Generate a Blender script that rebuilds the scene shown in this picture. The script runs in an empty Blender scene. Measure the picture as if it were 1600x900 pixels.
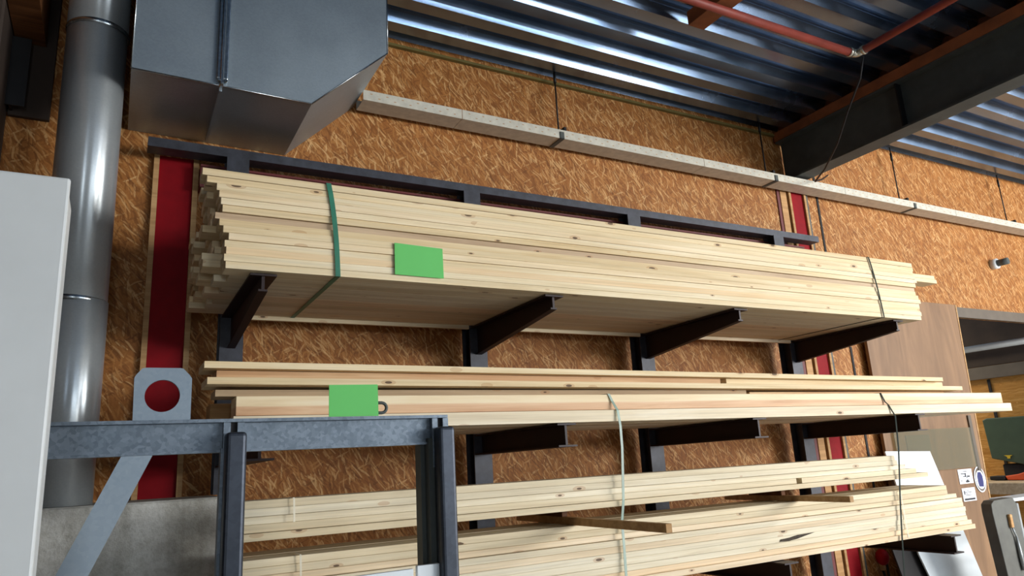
import bpy, bmesh, math, random
from mathutils import Vector, Matrix
random.seed(7)
S = bpy.context.scene
COL = S.collection

# ------------------------------------------------------------------ camera
cam_d = bpy.data.cameras.new('camera')
cam = bpy.data.objects.new('camera', cam_d)
COL.objects.link(cam)
RIGHT = Vector((0.87719257, -0.47703904, -0.05446969))
DOWN = Vector((0.0668085, 0.23361041, -0.97003237))
FWD = Vector((0.47546799, 0.84726615, 0.23679158))
m = Matrix.Identity(4)
for i in range(3):
    m[i][0] = RIGHT[i]; m[i][1] = -DOWN[i]; m[i][2] = -FWD[i]
m[0][3], m[1][3], m[2][3] = 0.0, -4.0, 1.6
cam.matrix_world = m
cam_d.sensor_width = 36.0
cam_d.lens = 1120.0 / 1600.0 * 36.0
cam_d.clip_start = 0.05
S.camera = cam

# ------------------------------------------------------------------ world, lamps, exposure
S.view_settings.view_transform = 'Standard'
S.view_settings.look = 'None'
S.view_settings.gamma = 1.0
S.view_settings.use_curve_mapping = False
S.view_settings.exposure = 0.29
w = bpy.data.worlds.new('world'); S.world = w
w.use_nodes = True
w.node_tree.nodes['Background'].inputs[0].default_value = (0.55, 0.68, 0.85, 1)
w.node_tree.nodes['Background'].inputs[1].default_value = 0.6

def area(name, loc, target, sx, sy, power, color):
    d = bpy.data.lights.new(name, 'AREA'); d.shape = 'RECTANGLE'
    d.size = sx; d.size_y = sy; d.energy = power; d.color = color
    o = bpy.data.objects.new(name, d); COL.objects.link(o)
    o.location = loc
    o.rotation_euler = (Vector(target) - Vector(loc)).to_track_quat('-Z', 'Z').to_euler()
    return o
# daylight through a narrow window and the big doorway, unseen behind the camera
area('unseen_daylight', (-0.7, -11.85, 2.2), (-0.7, 0, 2.2), 0.8, 3.4, 60, (0.88, 0.95, 1.0))
area('unseen_daylight', (6.6, -11.85, 2.3), (6.6, 0, 2.3), 5.0, 0.7, 210, (0.88, 0.95, 1.0))  # unseen strip lamp added to brighten the reflection bands on the roof deck
area('daylight_door', (11.8, -11.85, 2.3), (11.8, 0, 2.3), 4.6, 3.4, 1150, (1.0, 0.975, 0.94))
area('rooflight', (9.0, -6.0, 4.25), (6.0, -3.0, 2.0), 4.6, 1.4, 430, (1.0, 0.985, 0.95))
area('back_room_lamp', (8.4, 3.0, 3.4), (8.4, 3.0, 0), 0.6, 1.6, 70, (1.0, 0.86, 0.62))

# ------------------------------------------------------------------ materials
def lin(c):
    out = []
    for v in c:
        v = v / 255.0
        out.append(v / 12.92 if v <= 0.04045 else ((v + 0.055) / 1.055) ** 2.4)
    return (*out, 1.0)

class NT:
    def __init__(self, name):
        self.m = bpy.data.materials.new(name); self.m.use_nodes = True
        self.t = self.m.node_tree; self.b = self.t.nodes['Principled BSDF']
    def n(self, typ, **k):
        x = self.t.nodes.new(typ)
        for a, v in k.items(): setattr(x, a, v)
        return x
    def l(self, a, b): self.t.links.new(a, b)
    def coords(self, scale=(1, 1, 1), rot=(0, 0, 0), rnd=True):
        tc = self.n('ShaderNodeTexCoord'); mp = self.n('ShaderNodeMapping')
        mp.inputs['Scale'].default_value = scale; mp.inputs['Rotation'].default_value = rot
        src = tc.outputs['Object']
        if rnd:
            oi = self.n('ShaderNodeObjectInfo')
            mul = self.n('ShaderNodeVectorMath', operation='SCALE')
            cb = self.n('ShaderNodeCombineXYZ')
            for i in range(3): self.l(oi.outputs['Random'], cb.inputs[i])
            self.l(cb.outputs[0], mul.inputs[0]); mul.inputs['Scale'].default_value = 37.0
            ad = self.n('ShaderNodeVectorMath', operation='ADD')
            self.l(src, ad.inputs[0]); self.l(mul.outputs[0], ad.inputs[1]); src = ad.outputs[0]
        self.l(src, mp.inputs['Vector'])
        return mp.outputs['Vector']
    def noise(self, vec, scale=5, detail=3, rough=0.5, dist=0.0):
        x = self.n('ShaderNodeTexNoise'); x.inputs['Scale'].default_value = scale
        x.inputs['Detail'].default_value = detail; x.inputs['Roughness'].default_value = rough
        x.inputs['Distortion'].default_value = dist
        self.l(vec, x.inputs['Vector']); return x.outputs['Fac']
    def ramp(self, fac, stops):
        r = self.n('ShaderNodeValToRGB'); e = r.color_ramp.elements
        while len(e) < len(stops): e.new(0.5)
        for i, (p, c) in enumerate(stops):
            e[i].position = p
            e[i].color = c if len(c) == 4 else lin(c)
        self.l(fac, r.inputs['Fac']); return r.outputs['Color']
    def mix(self, fac, a, b, blend='MIX'):
        x = self.n('ShaderNodeMix', data_type='RGBA', blend_type=blend)
        if hasattr(fac, 'is_linked'): self.l(fac, x.inputs['Factor'])
        else: x.inputs['Factor'].default_value = fac
        for v, s in ((a, x.inputs['A']), (b, x.inputs['B'])):
            if hasattr(v, 'is_linked'): self.l(v, s)
            else: s.default_value = v if len(v) == 4 else lin(v)
        return x.outputs['Result']
    def math(self, op, a, b=None):
        x = self.n('ShaderNodeMath', operation=op)
        for v, s in ((a, x.inputs[0]), (b, x.inputs[1])):
            if v is None: continue
            if hasattr(v, 'is_linked'): self.l(v, s)
            else: s.default_value = v
        return x.outputs[0]
    def bump(self, h, strength=0.2, dist=0.01):
        x = self.n('ShaderNodeBump'); x.inputs['Strength'].default_value = strength
        x.inputs['Distance'].default_value = dist
        self.l(h, x.inputs['Height']); self.l(x.outputs[0], self.b.inputs['Normal'])
    def set(self, col=None, rough=None, metal=None):
        for v, k in ((col, 'Base Color'), (rough, 'Roughness'), (metal, 'Metallic')):
            if v is None: continue
            if hasattr(v, 'is_linked'): self.l(v, self.b.inputs[k])
            else: self.b.inputs[k].default_value = v if k != 'Base Color' or len(v) == 4 else lin(v)
        return self.m

def plain(name, col, rough=0.6, metal=0.0, var=0.12, scale=6):
    t = NT(name); v = t.coords(rnd=False)
    f = t.noise(v, scale, 4, 0.6)
    d = tuple(max(0, c * (1 - var)) for c in col); u = tuple(min(255, c * (1 + var)) for c in col)
    return t.set(t.ramp(f, [(0.3, d), (0.7, u)]), rough, metal)

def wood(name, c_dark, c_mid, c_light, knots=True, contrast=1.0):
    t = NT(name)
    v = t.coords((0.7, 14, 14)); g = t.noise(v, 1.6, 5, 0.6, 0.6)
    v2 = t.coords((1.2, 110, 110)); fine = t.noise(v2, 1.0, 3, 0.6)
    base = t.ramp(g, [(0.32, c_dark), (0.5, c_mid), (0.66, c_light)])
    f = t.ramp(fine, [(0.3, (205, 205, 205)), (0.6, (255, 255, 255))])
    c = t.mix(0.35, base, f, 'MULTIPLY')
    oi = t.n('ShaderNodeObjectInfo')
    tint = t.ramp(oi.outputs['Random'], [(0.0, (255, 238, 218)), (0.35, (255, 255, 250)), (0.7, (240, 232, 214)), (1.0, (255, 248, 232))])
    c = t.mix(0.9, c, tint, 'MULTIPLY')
    if knots:
        kv = t.coords((6.5, 19, 19))
        vo = t.n('ShaderNodeTexVoronoi'); vo.inputs['Scale'].default_value = 1.0
        t.l(kv, vo.inputs['Vector'])
        sep = t.n('ShaderNodeSeparateColor'); t.l(vo.outputs['Color'], sep.inputs[0])
        gate = t.math('GREATER_THAN', sep.outputs[0], 0.60)
        r = t.math('MULTIPLY', gate, t.math('ADD', t.math('MULTIPLY', sep.outputs[1], 0.09), 0.05))
        k = t.math('LESS_THAN', vo.outputs['Distance'], r)
        halo = t.math('LESS_THAN', vo.outputs['Distance'], t.math('MULTIPLY', r, 1.9))
        c = t.mix(t.math('MULTIPLY', halo, 0.35), c, (176, 122, 72))
        c = t.mix(t.math('MULTIPLY', k, 0.85), c, (74, 50, 34))
    t.bump(g, 0.08, 0.003)
    t.b.inputs['Specular IOR Level'].default_value = 0.25
    return t.set(c, 0.62)

def osb(name, cols):
    t = NT(name)
    c = None; hh = None
    base = t.noise(t.coords((1, 1, 1), rnd=False), 1.1, 2, 0.5)
    c = t.ramp(base, [(0.35, cols[0]), (0.65, cols[1])])
    for i, (ang, L, W, gate) in enumerate([(-0.9, 13, 70, .42), (-1.25, 12, 80, .45), (0.5, 14, 90, .66), (-0.6, 13, 100, .5), (-1.5, 13, 100, .6), (-1.0, 12, 120, .55), (1.2, 14, 110, .84), (-0.8, 11, 110, .78)]):
        tc = t.n('ShaderNodeTexCoord')
        r = t.n('ShaderNodeVectorRotate', rotation_type='Y_AXIS'); r.inputs['Angle'].default_value = ang
        t.l(tc.outputs['Object'], r.inputs['Vector'])
        wob = t.n('ShaderNodeTexNoise'); wob.inputs['Scale'].default_value = 5.0
        t.l(r.outputs[0], wob.inputs['Vector'])
        ws = t.n('ShaderNodeVectorMath', operation='SCALE'); ws.inputs['Scale'].default_value = 0.05
        t.l(wob.outputs['Color'], ws.inputs[0])
        ad = t.n('ShaderNodeVectorMath', operation='ADD'); t.l(r.outputs[0], ad.inputs[0]); t.l(ws.outputs[0], ad.inputs[1])
        mp = t.n('ShaderNodeMapping'); mp.inputs['Scale'].default_value = (L, 0.0, W)
        mp.inputs['Location'].default_value = (3.7 * i, 5 * i, 1.9 * i)
        t.l(ad.outputs[0], mp.inputs['Vector'])
        vo = t.n('ShaderNodeTexVoronoi'); vo.inputs['Scale'].default_value = 1.0
        t.l(mp.outputs[0], vo.inputs['Vector'])
        sep = t.n('ShaderNodeSeparateColor'); t.l(vo.outputs['Color'], sep.inputs[0])
        g = t.math('GREATER_THAN', sep.outputs[0], gate)
        near = t.math('LESS_THAN', vo.outputs['Distance'], 0.52)
        g = t.math('MULTIPLY', g, near)
        sc = t.ramp(sep.outputs[1], [(0.0, cols[2]), (0.45, cols[3]), (0.8, cols[4]), (1.0, cols[5])])
        c = t.mix(t.math('MULTIPLY', g, 0.6), c, sc)
    fine = t.noise(t.coords((1, 1, 1), rnd=False), 130, 3, 0.6)
    c = t.mix(0.3, c, t.ramp(fine, [(0.3, (190, 190, 190)), (0.65, (255, 255, 255))]), 'MULTIPLY')
    t.b.inputs['Specular IOR Level'].default_value = 0.25
    return t.set(c, 0.6)

def galv(name, c1, c2, rough=0.32, metal=1.0, sc=60, spangle=0.5, stretch=(1, 1, 1)):
    t = NT(name); v = t.coords(stretch, rnd=False)
    n1 = t.noise(v, 2.2, 4, 0.55)
    vo = t.n('ShaderNodeTexVoronoi'); vo.inputs['Scale'].default_value = sc; t.l(v, vo.inputs['Vector'])
    sep = t.n('ShaderNodeSeparateColor'); t.l(vo.outputs['Color'], sep.inputs[0])
    f = t.math('ADD', t.math('MULTIPLY', n1, 1 - spangle), t.math('MULTIPLY', sep.outputs[0], spangle))
    c = t.ramp(f, [(0.3, c1), (0.7, c2)])
    r = t.math('ADD', t.math('MULTIPLY', n1, 0.16), rough - 0.08)
    return t.set(c, r, metal)

M = {}
OSBC = [(146, 90, 42), (163, 105, 51), (112, 66, 28), (156, 100, 47), (186, 128, 69), (228, 186, 128)]
M['osb'] = osb('osb_board', OSBC)
M['osb_side'] = osb('osb_side_room', [(186, 132, 60), (196, 142, 70), (170, 118, 52), (196, 144, 72), (208, 156, 84), (222, 174, 104)])
M['pine'] = wood('pine_board', (228, 206, 168), (240, 222, 188), (247, 233, 206))
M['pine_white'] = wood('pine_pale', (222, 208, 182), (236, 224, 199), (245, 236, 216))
M['pine_pink'] = wood('pine_heartwood', (208, 164, 124), (222, 184, 144), (236, 206, 168))
def two_tone():
    t = NT('pine_two_tone')
    tc = t.n('ShaderNodeTexCoord'); sx = t.n('ShaderNodeSeparateXYZ'); t.l(tc.outputs['Object'], sx.inputs[0])
    wv = t.noise(t.coords((0.8, 3, 3)), 1.0, 3, 0.5)
    f = t.math('ADD', sx.outputs[2], t.math('MULTIPLY', wv, 0.03))
    g = t.noise(t.coords((0.7, 14, 14)), 1.6, 5, 0.6, 0.6)
    a = t.ramp(g, [(0.32, (206, 160, 120)), (0.5, (222, 182, 142)), (0.66, (234, 202, 164))])
    b = t.ramp(g, [(0.32, (226, 200, 156)), (0.5, (238, 216, 176)), (0.66, (245, 228, 194))])
    return t.set(t.mix(t.ramp(f, [(0.049, (0, 0, 0)), (0.054, (255, 255, 255))]), a, b), 0.62)
M['pine_two'] = two_tone()
M['pine_shade'] = wood('pine_dull_shaded', (180, 158, 132), (196, 174, 148), (210, 190, 164))  # duller pine, shade of the set-back boards put into the colour; bench too
M['timber_old'] = wood('old_timber', (92, 58, 34), (112, 72, 42), (130, 86, 52), knots=False)
M['batten'] = wood('batten_wood', (168, 130, 88), (186, 148, 104), (200, 164, 120), knots=False)
M['red'] = plain('red_paint', (132, 5, 18), 0.6, 0, 0.08)
M['red'].node_tree.nodes['Principled BSDF'].inputs['Specular IOR Level'].default_value = 0.15
M['red_dark'] = plain('red_oxide_paint', (96, 32, 30), 0.6, 0, 0.12)
M['rack'] = plain('dark_steel_paint', (52, 54, 62), 0.5, 0.2, 0.2, 14)
M['arm'] = plain('dark_brown_steel', (34, 16, 16), 0.55, 0.1, 0.2, 10)
M['beam'] = plain('anthracite_paint', (70, 76, 74), 0.6, 0.0, 0.1)
M['rust'] = plain('brown_plank', (142, 82, 44), 0.7, 0, 0.18, 4)
M['duct'] = galv('galvanised_sheet', (144, 156, 164), (164, 176, 184), 0.45, 0.75, 120, 0.12)
M['pipe'] = galv('galvanised_pipe', (186, 194, 198), (206, 212, 214), 0.31, 0.62, 150, 0.12)
pb = M['pipe'].node_tree.nodes['Principled BSDF']; pb.inputs['Anisotropic'].default_value = 0.85; pb.inputs['Anisotropic Rotation'].default_value = 0.25
tg = M['pipe'].node_tree.nodes.new('ShaderNodeTangent'); tg.direction_type = 'RADIAL'; tg.axis = 'Z'
M['pipe'].node_tree.links.new(tg.outputs[0], pb.inputs['Tangent'])
M['seam'] = galv('seam_metal', (150, 158, 162), (190, 196, 198), 0.25, 1.0, 80, 0.3)
M['deck'] = galv('steel_deck', (120, 144, 174), (144, 166, 196), 0.25, 1.0, 60, 0.04)
M['frame'] = galv('galvanised_frame', (88, 100, 112), (126, 138, 150), 0.5, 0.5, 95, 0.24)
M['tube'] = galv('blue_grey_tube', (44, 49, 58), (64, 70, 80), 0.4, 0.6, 80, 0.15)
M['plate'] = galv('galvanised_plate', (128, 142, 154), (146, 158, 168), 0.48, 0.5, 90, 0.15)
M['tray'] = plain('tray_paint', (196, 192, 178), 0.5, 0.1, 0.06, 20)
M['black'] = plain('black_steel', (22, 22, 24), 0.5, 0.2, 0.2)
M['hole'] = plain('dark_hole', (30, 28, 28), 0.8, 0.0, 0.1)
M['bark'] = plain('bark_split', (66, 56, 46), 0.9, 0, 0.2, 60)
M['white'] = plain('white_laminate', (204, 208, 208), 0.4, 0, 0.015)
M['white_edge'] = plain('white_edge_band', (206, 210, 210), 0.4, 0, 0.02)
M['sheet'] = plain('white_board', (226, 234, 238), 0.45, 0, 0.02)
M['patch'] = plain('green_patch', (102, 198, 103), 0.7, 0, 0.01)
M['strap'] = plain('green_strap', (40, 112, 88), 0.45, 0, 0.12)
M['strap_dark'] = plain('dark_green_strap', (24, 36, 30), 0.9, 0, 0.12)
M['strap_pale'] = plain('pale_green_strap', (150, 172, 158), 0.4, 0, 0.1)
M['string'] = plain('white_string', (238, 230, 208), 0.6, 0, 0.03)
M['conduit'] = plain('red_conduit', (150, 66, 54), 0.5, 0, 0.1)
M['chrome'] = plain('bright_fitting', (210, 206, 190), 0.25, 0.8, 0.05)
M['olive'] = plain('olive_trim', (104, 92, 44), 0.7, 0, 0.1)
M['green'] = plain('machine_green', (62, 80, 58), 0.5, 0, 0.06)
M['yellow'] = plain('yellow_mark', (220, 190, 40), 0.5, 0, 0.05)
M['orange'] = plain('orange_plastic', (226, 92, 40), 0.45, 0, 0.05)
M['grey_machine'] = plain('grey_machine_paint', (92, 92, 86), 0.6, 0.1, 0.12)
M['grey_light'] = plain('light_grey_metal', (160, 164, 164), 0.4, 0.4, 0.06)
M['blue'] = plain('sign_blue', (34, 40, 104), 0.5, 0, 0.03)
M['ink'] = plain('black_ink', (34, 36, 44), 0.6, 0, 0.05)
M['paper'] = plain('white_paper', (232, 236, 244), 0.7, 0, 0.01)
M['floor'] = plain('concrete_floor', (170, 167, 162), 0.6, 0, 0.1, 3)
M['plaster'] = plain('grey_wall', (170, 172, 172), 0.8, 0, 0.06, 3)
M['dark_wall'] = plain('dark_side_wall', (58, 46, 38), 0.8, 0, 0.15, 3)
M['wood_handle'] = wood('handle_wood', (196, 150, 104), (212, 168, 120), (226, 186, 140), knots=False)
M['label_brown'] = plain('brown_sheet', (96, 86, 74), 0.5, 0, 0.06)
# plywood
t = NT('plywood'); v = t.coords((6, 6, 0.8), rnd=False)
g = t.noise(v, 1.1, 5, 0.6, 0.8)
M['ply'] = t.set(t.ramp(g, [(0.3, (112, 82, 54)), (0.55, (132, 99, 68)), (0.72, (148, 113, 79))]), 0.6)
# concrete with rough board marks and stains
t = NT('rough_concrete'); v = t.coords((1, 1, 1), rnd=False)
a = t.noise(v, 3.0, 6, 0.65); b = t.noise(v, 40, 4, 0.7); s = t.noise(t.coords((5, 5, 0.7), rnd=False), 1.2, 3, 0.6)
c = t.ramp(a, [(0.3, (170, 168, 160)), (0.55, (210, 210, 204)), (0.75, (226, 226, 222))])
c = t.mix(0.4, c, t.ramp(b, [(0.3, (170, 165, 155)), (0.6, (255, 255, 255))]), 'MULTIPLY')
c = t.mix(0.5, c, t.ramp(s, [(0.36, (150, 142, 122)), (0.55, (255, 255, 255))]), 'MULTIPLY')
t.bump(b, 0.5, 0.01); M['concrete'] = t.set(c, 0.9)
# clear acrylic sheet
t = NT('clear_acrylic')
t.b.inputs['Base Color'].default_value = lin((214, 212, 196)); t.b.inputs['Roughness'].default_value = 0.08
t.b.inputs['Transmission Weight'].default_value = 0.0
tr = t.n('ShaderNodeBsdfTransparent'); tr.inputs[0].default_value = lin((226, 222, 205))
mx = t.n('ShaderNodeMixShader'); mx.inputs[0].default_value = 0.14
t.l(tr.outputs[0], mx.inputs[1]); t.l(t.b.outputs[0], mx.inputs[2])
t.l(mx.outputs[0], t.n('ShaderNodeOutputMaterial').inputs[0] if False else t.t.nodes['Material Output'].inputs[0])
M['acrylic'] = t.m

# ------------------------------------------------------------------ mesh helpers
def add_box(bm, x0, x1, y0, y1, z0, z1, bev=0.0, seg=1):
    r = bmesh.ops.create_cube(bm, size=1.0)
    vs = r['verts']
    for v in vs:
        v.co = Vector(((x0 + x1) / 2 + v.co.x * (x1 - x0), (y0 + y1) / 2 + v.co.y * (y1 - y0), (z0 + z1) / 2 + v.co.z * (z1 - z0)))
    if bev > 0:
        es = list({e for v in vs for e in v.link_edges})
        bmesh.ops.bevel(bm, geom=es, offset=bev, segments=seg, affect='EDGES', profile=0.5)

def add_prism(bm, pts, axis, a0, a1, bev=0.0):
    """pts: 2D polygon; axis 'Y' -> pts are (x,z) extruded a0..a1 in y; 'X' -> (y,z); 'Z' -> (x,y)"""
    def P(p, a):
        if axis == 'Y': return Vector((p[0], a, p[1]))
        if axis == 'X': return Vector((a, p[0], p[1]))
        return Vector((p[0], p[1], a))
    A = [bm.verts.new(P(p, a0)) for p in pts]; B = [bm.verts.new(P(p, a1)) for p in pts]
    fs = [bm.faces.new(A), bm.faces.new(B[::-1])]
    n = len(pts)
    for i in range(n):
        fs.append(bm.faces.new((A[i], B[i], B[(i + 1) % n], A[(i + 1) % n])))
    bmesh.ops.recalc_face_normals(bm, faces=fs)
    if bev > 0:
        es = list({e for f in fs for e in f.edges})
        bmesh.ops.bevel(bm, geom=es, offset=bev, segments=2, affect='EDGES', profile=0.5)

def add_tube(bm, pts, r, n=12, caps=True):
    pts = [Vector(p) for p in pts]; rings = []
    up = None
    for i, p in enumerate(pts):
        d = (pts[min(i + 1, len(pts) - 1)] - pts[max(i - 1, 0)]).normalized()
        if up is None:
            up = Vector((0, 0, 1)) if abs(d.z) < 0.9 else Vector((1, 0, 0))
        u = d.cross(up).normalized(); v = u.cross(d).normalized(); up = v
        rr = r[i] if isinstance(r, (list, tuple)) else r
        rings.append([bm.verts.new(p + u * math.cos(2 * math.pi * k / n) * rr + v * math.sin(2 * math.pi * k / n) * rr) for k in range(n)])
    for a, b in zip(rings, rings[1:]):
        for k in range(n):
            f = bm.faces.new((a[k], a[(k + 1) % n], b[(k + 1) % n], b[k])); f.smooth = True
    if caps:
        bm.faces.new(rings[0][::-1]); bm.faces.new(rings[-1])

def add_ribbon(bm, pts, wdir, width, thick):
    """flat strap along pts, width along wdir, thickness across"""
    pts = [Vector(p) for p in pts]; wd = Vector(wdir).normalized(); rows = []
    for i, p in enumerate(pts):
        d = (pts[min(i + 1, len(pts) - 1)] - pts[max(i - 1, 0)]).normalized()
        nrm = d.cross(wd).normalized()
        rows.append([bm.verts.new(p + wd * sx * width / 2 + nrm * sy * thick / 2) for sx, sy in ((-1, -1), (1, -1), (1, 1), (-1, 1))])
    for a, b in zip(rows, rows[1:]):
        for k in range(4):
            bm.faces.new((a[k], a[(k + 1) % 4], b[(k + 1) % 4], b[k]))
    bm.faces.new(rows[0][::-1]); bm.faces.new(rows[-1])

def obj(name, bm, mat, parent=None, origin=None):
    bmesh.ops.recalc_face_normals(bm, faces=bm.faces[:])
    if origin is None and parent is None:
        xs = [v.co for v in bm.verts]
        origin = Vector((sum(v.x for v in xs) / len(xs), sum(v.y for v in xs) / len(xs), min(v.z for v in xs)))
    if parent is not None: origin = parent.location.copy()
    origin = Vector(origin)
    bmesh.ops.translate(bm, verts=bm.verts[:], vec=-origin)
    me = bpy.data.meshes.new(name); bm.to_mesh(me); bm.free()
    me.materials.append(M[mat] if isinstance(mat, str) else mat)
    o = bpy.data.objects.new(name, me); COL.objects.link(o)
    if parent is None: o.location = origin
    else:
        o.parent = parent
        if parent.parent is not None: pass
    return o

class PartRoot: pass
def sub(name, bm, mat, part, root):
    """sub-part: parented to a part that sits at the thing's origin"""
    bmesh.ops.recalc_face_normals(bm, faces=bm.faces[:])
    bmesh.ops.translate(bm, verts=bm.verts[:], vec=-root.location)
    me = bpy.data.meshes.new(name); bm.to_mesh(me); bm.free(); me.materials.append(M[mat])
    o = bpy.data.objects.new(name, me); COL.objects.link(o); o.parent = part
    return o

def empty(name, loc):
    o = bpy.data.objects.new(name, None); COL.objects.link(o); o.location = loc; o.empty_display_size = 0.1
    return o
def tag(o, label, cat, group=None):
    o['label'] = label; o['category'] = cat
    if group: o['group'] = group
    return o
def struct(name, bm, mat, label=None, cat=None):
    o = obj(name, bm, mat); o['kind'] = 'structure'
    if label: o['label'] = label; o['category'] = cat
    return o
def B(*a, **k):
    bm = bmesh.new(); add_box(bm, *a, **k); return bm
def I_section(w, h, tf, tw):
    """(across, up) outline, centred across, up from 0"""
    a, b = w / 2, tw / 2
    return [(-a, 0), (a, 0), (a, tf), (b, tf), (b, h - tf), (a, h - tf), (a, h), (-a, h), (-a, h - tf), (-b, h - tf), (-b, tf), (-a, tf)]

# ------------------------------------------------------------------ the setting
XL, XR, YF, ZC = -1.7, 15.0, -12.0, 4.31
struct('floor', B(XL, XR, YF, 5.0, -0.1, 0.0), 'floor', 'grey concrete workshop floor', 'floor')
# chipboard wall with the doorway hole at the right
OX0, OX1, OZ = 7.12, 10.2, 2.79
bm = bmesh.new()
add_prism(bm, [(XL, 0), (OX0, 0), (OX0, OZ), (OX1, OZ), (OX1, 0), (XR, 0), (XR, 4.6), (XL, 4.6)], 'Y', 0.0, 0.12)
struct('wall_back', bm, 'osb', 'orange brown chipboard wall behind the timber racks', 'wall')
struct('wall_left', B(XL - 0.15, XL, YF, 5.0, 0, 4.6), 'dark_wall', 'dark side wall at the left', 'wall')
struct('wall_right', B(XR, XR + 0.15, YF, 5.0, 0, 4.6), 'plaster', 'grey side wall at the right', 'wall')
bm = bmesh.new()                                   # wall behind the camera with a window and a big door opening
for a, b, z0, z1 in ((XL, XR, 4.1, 4.6), (XL, XR, 0, 0.5), (XL, -1.0, 0.5, 4.1), (-0.4, 4.0, 0.5, 4.1), (4.0, 9.2, 0.5, 1.9), (4.0, 9.2, 2.7, 4.1), (9.2, 9.45, 0.5, 4.1), (14.15, XR, 0.5, 4.1)):
    add_box(bm, a, b, YF - 0.15, YF, z0, z1)
struct('wall_front', bm, 'plaster', 'grey wall with a window and a wide doorway', 'wall')

def deck(name, x0, x1, zlow, y0, y1, label):
    P, H = 0.25, 0.085
    prof = [(0.0, 0), (0.082, 0), (0.110, 0.064), (0.1135, 0.061), (0.122, H), (0.150, H), (0.156, H - 0.006), (0.166, H - 0.006), (0.172, H), (0.200, H), (0.238, 0.0)]
    pts = []
    y = y1
    k = 0
    while y1 - k * P > y0:
        for a, h in prof: pts.append((y1 - k * P - a, zlow + h))
        k += 1
    bm = bmesh.new()
    A = [bm.verts.new((x0, p[0], p[1])) for p in pts]; Bv = [bm.verts.new((x1, p[0], p[1])) for p in pts]
    for i in range(len(pts) - 1): bm.faces.new((A[i], A[i + 1], Bv[i + 1], Bv[i]))
    # upper skin gives the sheet real thickness
    A2 = [bm.verts.new((x0, p[0], zlow + H + 0.05)) for p in (pts[0], pts[-1])]; B2 = [bm.verts.new((x1, p[0], zlow + H + 0.05)) for p in (pts[0], pts[-1])]
    bm.faces.new((A2[0], B2[0], B2[1], A2[1]))
    bm.faces.new((A[0], Bv[0], B2[0], A2[0])); bm.faces.new((A[-1], A2[1], B2[1], Bv[-1]))
    o = obj(name, bm, 'deck'); o['kind'] = 'structure'; o['label'] = label; o['category'] = 'ceiling'
    return o
deck('ceiling', XL, 5.07, ZC + 0.01, YF, 0.10, 'ribbed shiny steel roof deck over the racks')
deck('ceiling', 5.07, XR, 4.42, YF, 0.10, 'duller ribbed steel roof deck right of the dark beam')
struct('trim_1', B(0.9, 5.0, -0.03, -0.002, 4.290, 4.308), 'olive', 'olive trim strip where the chipboard wall meets the roof deck', 'trim')
# seams between chipboard panels
for i, (x, z0, z1) in enumerate(((5.46, 2.55, 4.40), (5.58, 0.3, 2.42))):
    struct('trim_%d' % (i + 2), B(x - 0.012, x + 0.012, -0.006, 0.004, z0, z1), 'hole', 'dark open joint between chipboard panels', 'trim')

# concrete plinth wall at the lower left
bm = bmesh.new(); add_box(bm, XL, 0.445, -0.58, -0.002, 0.0, 1.527, 0.008)
struct('wall_plinth', bm, 'concrete', 'rough stained concrete plinth wall under the red column', 'wall')

# side room seen through the doorway: its right wall with shelf rail
struct('wall_side', B(9.6, 9.7, 0.14, 4.9, 0, 4.6), 'osb_side', 'yellowish chipboard wall seen through the doorway', 'wall')
struct('wall_rear', B(5.2, 9.6, 4.9, 5.0, 0, 4.6), 'plaster')
struct('trim_4', B(9.53, 9.598, 0.14, 4.8, 2.30, 2.45), 'label_brown', 'brown rail along the side room wall', 'trim')
struct('trim_5', B(9.58, 9.599, 1.02, 1.05, 0.2, 2.29), 'hole', 'dark joint in the side room wall', 'trim')
struct('trim_7', B(9.57, 9.599, 0.14, 4.8, 2.46, 3.6), 'dark_wall', 'dark band above the rail in the side room', 'trim')
bm = bmesh.new(); add_tube(bm, [(9.45, 0.2, 2.68), (9.45, 4.7, 2.68)], 0.04, 14)
tag(obj('tube', bm, 'grey_light'), 'pale tube running along the side room wall above the rail', 'pipe')
# lintel board above the doorway
struct('trim_6', B(OX0 - 0.02, OX1, -0.035, -0.002, OZ - 0.03, OZ + 0.07), 'label_brown', 'brown lintel board above the doorway', 'trim')

# plywood sliding door
bm = bmesh.new(); add_prism(bm, [(5.72, 0.02), (7.06, 0.02), (7.19, 2.87), (5.72, 2.87)], 'Y', -0.07, -0.04, 0.002)
d1 = struct('door_1', bm, 'ply', 'large brown plywood sliding door at the right', 'door')
obj('edge_strip', (lambda b: (add_prism(b, [(7.045, 0.02), (7.062, 0.02), (7.192, 2.87), (7.175, 2.87)], 'Y', -0.074, -0.038), b)[1])(bmesh.new()), 'batten', d1)
obj('batten', B(6.99, 7.035, -0.084, -0.07, 1.30, 1.80), 'label_brown', d1)

# ------------------------------------------------------------------ steel columns
def column(cx, w, z0, z1, label, extra):
    r = empty('steel_column', (cx, -0.01, z0))
    tag(r, label, 'column')
    obj('flange', B(cx - w / 2, cx + w / 2, -0.012, 0.0, z0, z1), 'red', r)
    for s in (-1, 1):
        a = cx + s * (w / 2 + 0.014)
        obj('batten', B(a - 0.013, a + 0.013, -0.03, 0.0, z0, z1), 'batten', r)
    if extra:
        obj('board_strip', B(cx - w / 2 - 0.115, cx - w / 2 - 0.04, -0.012, 0.0, z0, z1), 'batten', r)
        obj('gap_strip', B(cx - w / 2 - 0.155, cx - w / 2 - 0.125, -0.010, 0.0, z0, z1), 'red_dark', r)
        obj('grey_strip', B(cx + w / 2 + 0.03, cx + w / 2 + 0.06, -0.02, 0.0, z0, z1), 'beam', r)
column(0.207, 0.165, 1.527, 3.30, 'dark red steel column edged by pale battens, above the concrete plinth', False)
column(5.165, 0.165, 0.0, 3.90, 'bright red steel column below the dark roof beam', True)
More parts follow.
